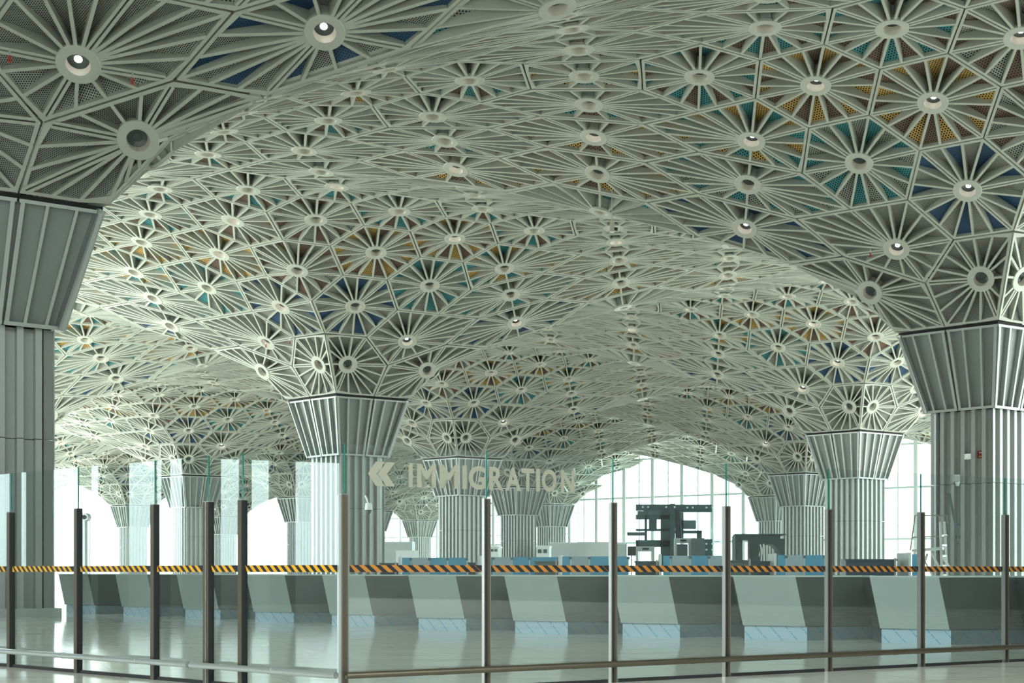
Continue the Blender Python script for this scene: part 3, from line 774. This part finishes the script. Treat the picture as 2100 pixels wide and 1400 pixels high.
root = empty('glass_enclosure', (P_dep(1282, 1200, 56).x, 56, 0)); k2 = 56/FPX; m = MB()
x1 = (1486-1282)*k2; zt = EYE+(Y0-1035)*k2
m.box(0, x1, 0, .04, 0, zt, 'boothglass'); m.build('front_pane', root); m = MB(); m.box(x1, x1+.04, 0, 3.2, 0, zt, 'boothglass'); m.build('side_pane', root)
m = MB(); m.box(.1, 1.0, -.03, 0, EYE+(Y0-1098)*k2, EYE+(Y0-1091)*k2, 'machine'); m.box(.6, 1.1, -.03, .3, zt-.5, zt-.3, 'machine'); m.build('patch_fitting', root)
tag(root, 'tall clear glass enclosure around the frame scanner', 'enclosure')
def gate(xl, xr, yt, Z, mt, lab, legw=5):
    s = Z/FPX; o = P_dep(xl, 1200, Z); r = empty('metal_detector_gate', (o.x, Z, 0)); W = (xr-xl)*s; H = EYE+(Y0-yt)*s; lw = legw*s
    m = MB(); m.box(0, lw, 0, .7, 0, H, mt); m.build('side_panel', r); m = MB(); m.box(W-lw, W, 0, .7, 0, H, mt); m.build('side_panel', r)
    m = MB(); m.box(lw, W-lw, 0, .7, H-10*s, H, mt); m.box(W*.35, W*.7, -.04, 0, H-7*s, H-3*s, 'rubber'); m.build('header', r)
    tag(r, lab, 'gate', 'metal detector gates'); return r
gate(1304, 1342, 1120, 46, 'offwhite', 'small white walk-through gate left of the frame scanner')
gate(1383, 1418, 1103, 46, 'offwhite', 'grey walk-through gate in front of the frame scanner')
r = empty('equipment_cabinet', (P_dep(1418, 1200, 45).x, 45, 0)); m = MB(); s = 45/FPX; m.box(0, 27*s, 0, .9, 0, EYE+(Y0-1103)*s, 'machine2'); m.build('body', r); m = MB(); m.box(1*s, 26*s, -.03, 0, .1, EYE+(Y0-1105)*s, 'machine2'); m.build('door', r)
tag(r, 'plain grey equipment cabinet right of the grey gate', 'cabinet')
r = empty('equipment_cabinet', (P_dep(1385, 1200, 47).x, 47, 0)); m = MB(); s = 47/FPX; m.box(1*s, 26*s, .3, .9, 0, EYE+(Y0-1115)*s, 'machine2'); m.build('body', r)
tag(r, 'grey cabinet standing inside the grey gate', 'cabinet')
r = empty('monitor', (P_dep(1287, 1200, 40).x, 40, 0)); s = 40/FPX; m = MB(); m.box(0, 17*s, 0, .06, EYE+(Y0-1139)*s, EYE+(Y0-1120)*s, 'rubber'); m.build('screen', r)
m = MB(); m.box(7*s, 9*s, .06, .1, 0, EYE+(Y0-1130)*s, 'rubber'); m.build('stand', r); tag(r, 'black monitor on a stand beside white gate', 'monitor')
# arch scanner
Z = 46.0; S = Z/FPX; o = P_dep(1508, 1200, Z); root = empty('arch_scanner', (o.x, Z, 0)); xx = lambda p: (p-1508)*S; zz = lambda p: EYE+(Y0-p)*S
m = MB(); m.prism([(xx(1506), -.15), (xx(1611), -.15), (xx(1609), 1.7), (xx(1510), 1.7)], zz(1097), zz(1094.5), 'machine'); m.build('roof', root)
m = MB(); m.box(xx(1508), xx(1542), 0, 1.6, zz(1106), zz(1097), 'machine'); m.box(xx(1508), xx(1513), 0, 1.6, 0, zz(1106), 'machine'); m.box(xx(1513), xx(1524), .3, 1.5, 0, zz(1106), 'machine2'); m.box(xx(1541), xx(1552), 0, 1.6, 0, zz(1097), 'machine')
m.build('portal', root)
m = MB(); arc = []
for q in range(13):
    a = math.pi*q/12; arc.append((xx(1578)-math.cos(a)*22*S, zz(1140)+math.sin(a)*25*S))
for q in range(12):
    (a0, h0), (a1, h1) = arc[q], arc[q+1]
    P8 = [Vector((a0, 0, h0)), Vector((a1, 0, h1)), Vector((a1, 1.5, h1)), Vector((a0, 1.5, h0))]
    up_ = zz(1098)
    m.hexa([P8[0], P8[1], P8[2], P8[3], Vector((a0, 0, up_)), Vector((a1, 0, up_)), Vector((a1, 1.5, up_)), Vector((a0, 1.5, up_))], 'machine')
m.box(xx(1552), arc[0][0], 0, 1.5, zz(1140), zz(1098), 'machine'); m.box(arc[-1][0], xx(1609), 0, 1.5, 0, zz(1104), 'machine'); m.box(xx(1552), arc[0][0]+.05, 0, 1.5, 0, zz(1140), 'machine'); m.build('arched_hood', root)
m = MB(); m.bar((xx(1558), -.2, zz(1116)), (xx(1562), -.2, zz(1137)), .12, .05, 'white'); m.bar((xx(1565), -.2, zz(1115)), (xx(1562), -.2, zz(1137)), .10, .05, 'white'); m.build('display', root)
tag(root, 'dark arched body scanner with portal and curved hood', 'scanner')

# ------------------------------------------------------------------ step platform and plank by near right column
Z = 36.0; S = Z/FPX; o = P_dep(1870, 1200, Z); root = empty('step_platform', (o.x, Z, 0)); xx = lambda p: (p-1870)*S; zz = lambda p: EYE+(Y0-p)*S
m = MB(); m.hexa([Vector(p) for p in ((xx(1870), 0, zz(1131)), (xx(1930), 0, zz(1126)), (xx(1950), .8, zz(1126)), (xx(1890), .8, zz(1131)), (xx(1870), 0, zz(1126)), (xx(1930), 0, zz(1121)), (xx(1950), .8, zz(1121)), (xx(1890), .8, zz(1126)))], 'white'); m.build('deck', root)
for a, b in (((1928, 1070, 0), (1934, 1245, 0)), ((1944, 1068, .4), (1953, 1245, .4)), ((1902, 1135, 0), (1862, 1245, 0)), ((1885, 1131, .6), (1880, 1240, .6))):
    m = MB(); m.bar((xx(a[0]), a[2], zz(a[1])), (xx(b[0]), b[2], .0), .09, .06, 'white'); m.build('leg', root)
m = MB(); m.bar((xx(1910), 0, zz(1133)), (xx(1932), .1, zz(1170)), .05, .05, 'white'); m.bar((xx(1900), .2, zz(1150)), (xx(1915), .2, zz(1180)), .05, .05, 'white'); m.bar((xx(1935), .2, zz(1140)), (xx(1953), .3, zz(1163)), .05, .05, 'white'); m.build('brace', root)
m = MB()
for y_ in (1098, 1118, 1140, 1160, 1180): m.bar((xx(1929), 0, zz(y_)), (xx(1948), .4, zz(y_-1)), .05, .07, 'white')
m.build('ladder_rungs', root)['kind'] = 'stuff'
m = MB()
for a, b in (((1880, 1056), (1948, 1056)), ((1874, 1101), (1948, 1098)), ((1880, 1056), (1870, 1128)), ((1946, 1056), (1947, 1072)), ((1930, 1056), (1930, 1072))): m.bar((xx(a[0]), .2, zz(a[1])), (xx(b[0]), .2, zz(b[1])), .035, .035, 'steel')
m.build('guard_rail', root)
tag(root, 'aluminium step platform with guard rail in front of near right column', 'ladder')
root = empty('leaning_plank', (P_dep(1958, 1200, 43.4).x, 43.4, 0)); s = 43.4/FPX; m = MB(); m.bar(((1946-1958)*s, 0, EYE+(Y0-1010)*s), ((1965-1958)*s, -.1, EYE+(Y0-1107)*s), .12, .1, 'machine2'); m.build('board', root)
m = MB()
for y_ in (1075, 1100): m.tube(((1960-1958)*s, 0, EYE+(Y0-y_)*s), ((1970-1958)*s, .1, EYE+(Y0-y_)*s), .03, 'rubber', 8)
m.build('clamp', root); tag(root, 'dark tilted swing arm fixed on near right column', 'arm')
# plaques on near right column
for px, py, ww, hh, kind, lab in ((1985, 936, 10, 11, 'white', 'small white square box on near right column'), (2010, 932, 9, 15, 'red', 'small red and gold plate on near right column'), (1962, 980, 12, 14, 'alu', 'grey dome camera on near right column')):
    p = P_dep(px, py, 44.3); s = 44.3/FPX; r = empty('wall_box' if kind != 'alu' else 'dome_camera', p); m = MB(); m.box(-ww*s/2, ww*s/2, -.08, .3, -hh*s/2, hh*s/2, kind); m.build('housing', r)
    if kind == 'red': m = MB(); m.box(-.06, .06, -.09, -.08, -.10, -.05, 'gold'); m.box(-.06, .06, -.09, -.08, .05, .09, 'white'); m.build('plate', r)
    if kind == 'alu': m = MB(); m.tube((0, -.1, -.15), (0, -.1, -.32), .1, 'offwhite', 12, .05); m.build('dome', r)
    tag(r, lab, {'white': 'box', 'red': 'sign', 'alu': 'camera'}[kind])
p = P_dep(756, 1045, 60); r = empty('dome_camera', p); m = MB(); m.tube((0, 0, .35), (0, 0, 0), .16, 'white', 14, .2); m.build('housing', r); m = MB(); m.tube((0, 0, 0), (0, 0, -.2), .17, 'lens', 14, .08); m.build('dome', r)
m = MB(); m.bar((0, 0, .3), (-.2, .1, .75), .06, .06, 'white'); m.bar((-.2, .1, .75), (-.3, 1.0, .6), .06, .06, 'white'); m.build('bracket', r); tag(r, 'white dome camera on the centre left column', 'camera')
# hanging device under the ridge
p = P_dep(1255, 476, 40); r = empty('hanging_speaker', p); m = MB(); m.box(-.08, .08, -.1, .1, 0, .38, 'cup'); m.build('housing', r); m = MB(); m.tube((0, 0, .38), (0, 0, 1.5), .015, 'alu', 8); m.build('drop_rod', r)
m = MB(); m.tube((.08, 0, .12), (.20, 0, .1), .06, 'lens', 10); m.build('lens_head', r); tag(r, 'small cream device hanging on a rod from ceiling ridge', 'camera')
# red sprinklers
for px, py, ZZ in ((272, 169, 26.5), (20, 123, 26.5), (1785, 524, 43), (1920, 505, 43), (545, 710, 60), (595, 703, 60)):
    p = P_dep(px, py, ZZ); r = empty('sprinkler_head', p); m = MB(); m.tube((0, 0, -.03), (0, 0, .10), .03, 'red', 8); m.tube((0, 0, -.05), (0, 0, -.03), .05, 'red', 10); m.build('nozzle', r)
    m = MB(); m.tube((0, 0, .1), (0, 0, .25), .02, 'alu', 6); m.build('pipe', r)
    tag(r, {272: 'red sprinkler beside lit coffer of near left column, right one', 20: 'red sprinkler at the left edge beside lit coffer', 1785: 'red sprinkler under near right column flare, left one', 1920: 'red sprinkler under near right column flare, right one', 545: 'small red sprinkler left on centre left column flare', 595: 'small red sprinkler right on centre left column flare'}[px], 'sprinkler', 'red sprinklers')

# ------------------------------------------------------------------ pale booths and kiosks in the distance
def kiosk(a, b, yt, Z, mt, lab, wins=0, dp=2.0, name='kiosk'):
    s = Z/FPX; A = P_dep(a, yt, Z); r = empty(name, (A.x, Z, 0)); W = (b-a)*s; m = MB(); m.box(0, W, 0, dp, 0, A.z, mt); m.build('body', r)
    m = MB(); m.box(-.05, W+.05, -.08, dp+.05, A.z, A.z+.12, 'white'); m.build('roof_edge', r)
    for q in range(wins):
        m = MB(); x0 = W*(.12+q*.44); m.box(x0, x0+W*.28, -.05, 0, A.z-W*.45, A.z-W*.15, 'machine'); m.build('window', r)
    tag(r, lab, 'booth', None)
kiosk(1100, 1126, 1122, 78, 'white', 'small white booth with dark windows right of column', 2)
kiosk(1005, 1022, 1123, 78, 'white', 'small white booth with dark windows left of column', 2)
kiosk(1126, 1186, 1114, 120, 'offwhite', 'pale partition wall section right of small booth', name='partition_wall')
kiosk(1186, 1256, 1113, 121, 'white', 'white partition wall section left of the facade scanner', name='partition_wall')
kiosk(1256, 1285, 1116, 123, 'offwhite', 'far pale partition beside the frame scanner', name='partition_wall')
kiosk(788, 845, 1112, 150, 'offwhite', 'pale block with round vents left of small far column', name='vent_block')
kiosk(812, 850, 1131, 110, 'white', 'white low counter below the small far column', name='far_counter')
# vent nozzles on posts, far left
for px, py, lab in ((99, 1053, 'round jet nozzle beside the shaded left column'), (173, 1060, 'round jet nozzle right of a glass post'), (97, 1090, 'lower round jet nozzle beside the shaded column')):
    p = P_dep(px, py, 52); r = empty('jet_nozzle', p); m = MB(); m.tube((0, 0, 0), (0, .25, 0), .16, 'alu', 16, .2); m.build('collar', r); m = MB(); m.tube((0, -.02, 0), (0, .02, 0), .10, 'rubber', 12); m.build('bore', r)
    if py < 1080: m = MB(); m.tube((-.08, .3, .0), (-.08, .3, -p.z), .2, 'alu', 12); m.build('duct', r)
    tag(r, lab, 'vent', 'jet nozzles')

# ------------------------------------------------------------------ canopy outside the right facade
def arc_beam(pts, w_, h_, label):
    root = empty('canopy_beam', (pts[0].x, pts[0].y, 0)); m = MB()
    for a, b in zip(pts, pts[1:]): m.bar(a-root.location, b-root.location, w_, h_, 'mullion')
    m.build('girder', root)
    m = MB(); c0 = pts[0]-root.location; m.bar((c0.x, c0.y, 0), (c0.x, c0.y, c0.z), .5, .5, 'mullion'); c1 = pts[-1]-root.location; m.bar((c1.x, c1.y, 0), (c1.x, c1.y, c1.z), .5, .5, 'mullion'); m.build('support', root)
    tag(root, label, 'canopy', 'canopy beams outside the facade')
for (xa, ya, xb, yb, lab) in ((1150, 1000, 1480, 952, 'uppermost pale canopy beam beyond the facade glass'), (1150, 1018, 1500, 968, 'middle pale canopy beam beyond the facade glass'), (1150, 1030, 1470, 1000, 'lowest pale canopy beam beyond the facade glass')):
    ZZ = 205; pts = []
    for q in range(9):
        t = q/8; pts.append(P_dep(xa+(xb-xa)*t, ya+(yb-ya)*t-14*math.sin(math.pi*t), ZZ+6*t))
    arc_beam(pts, .6, 1.1, lab)
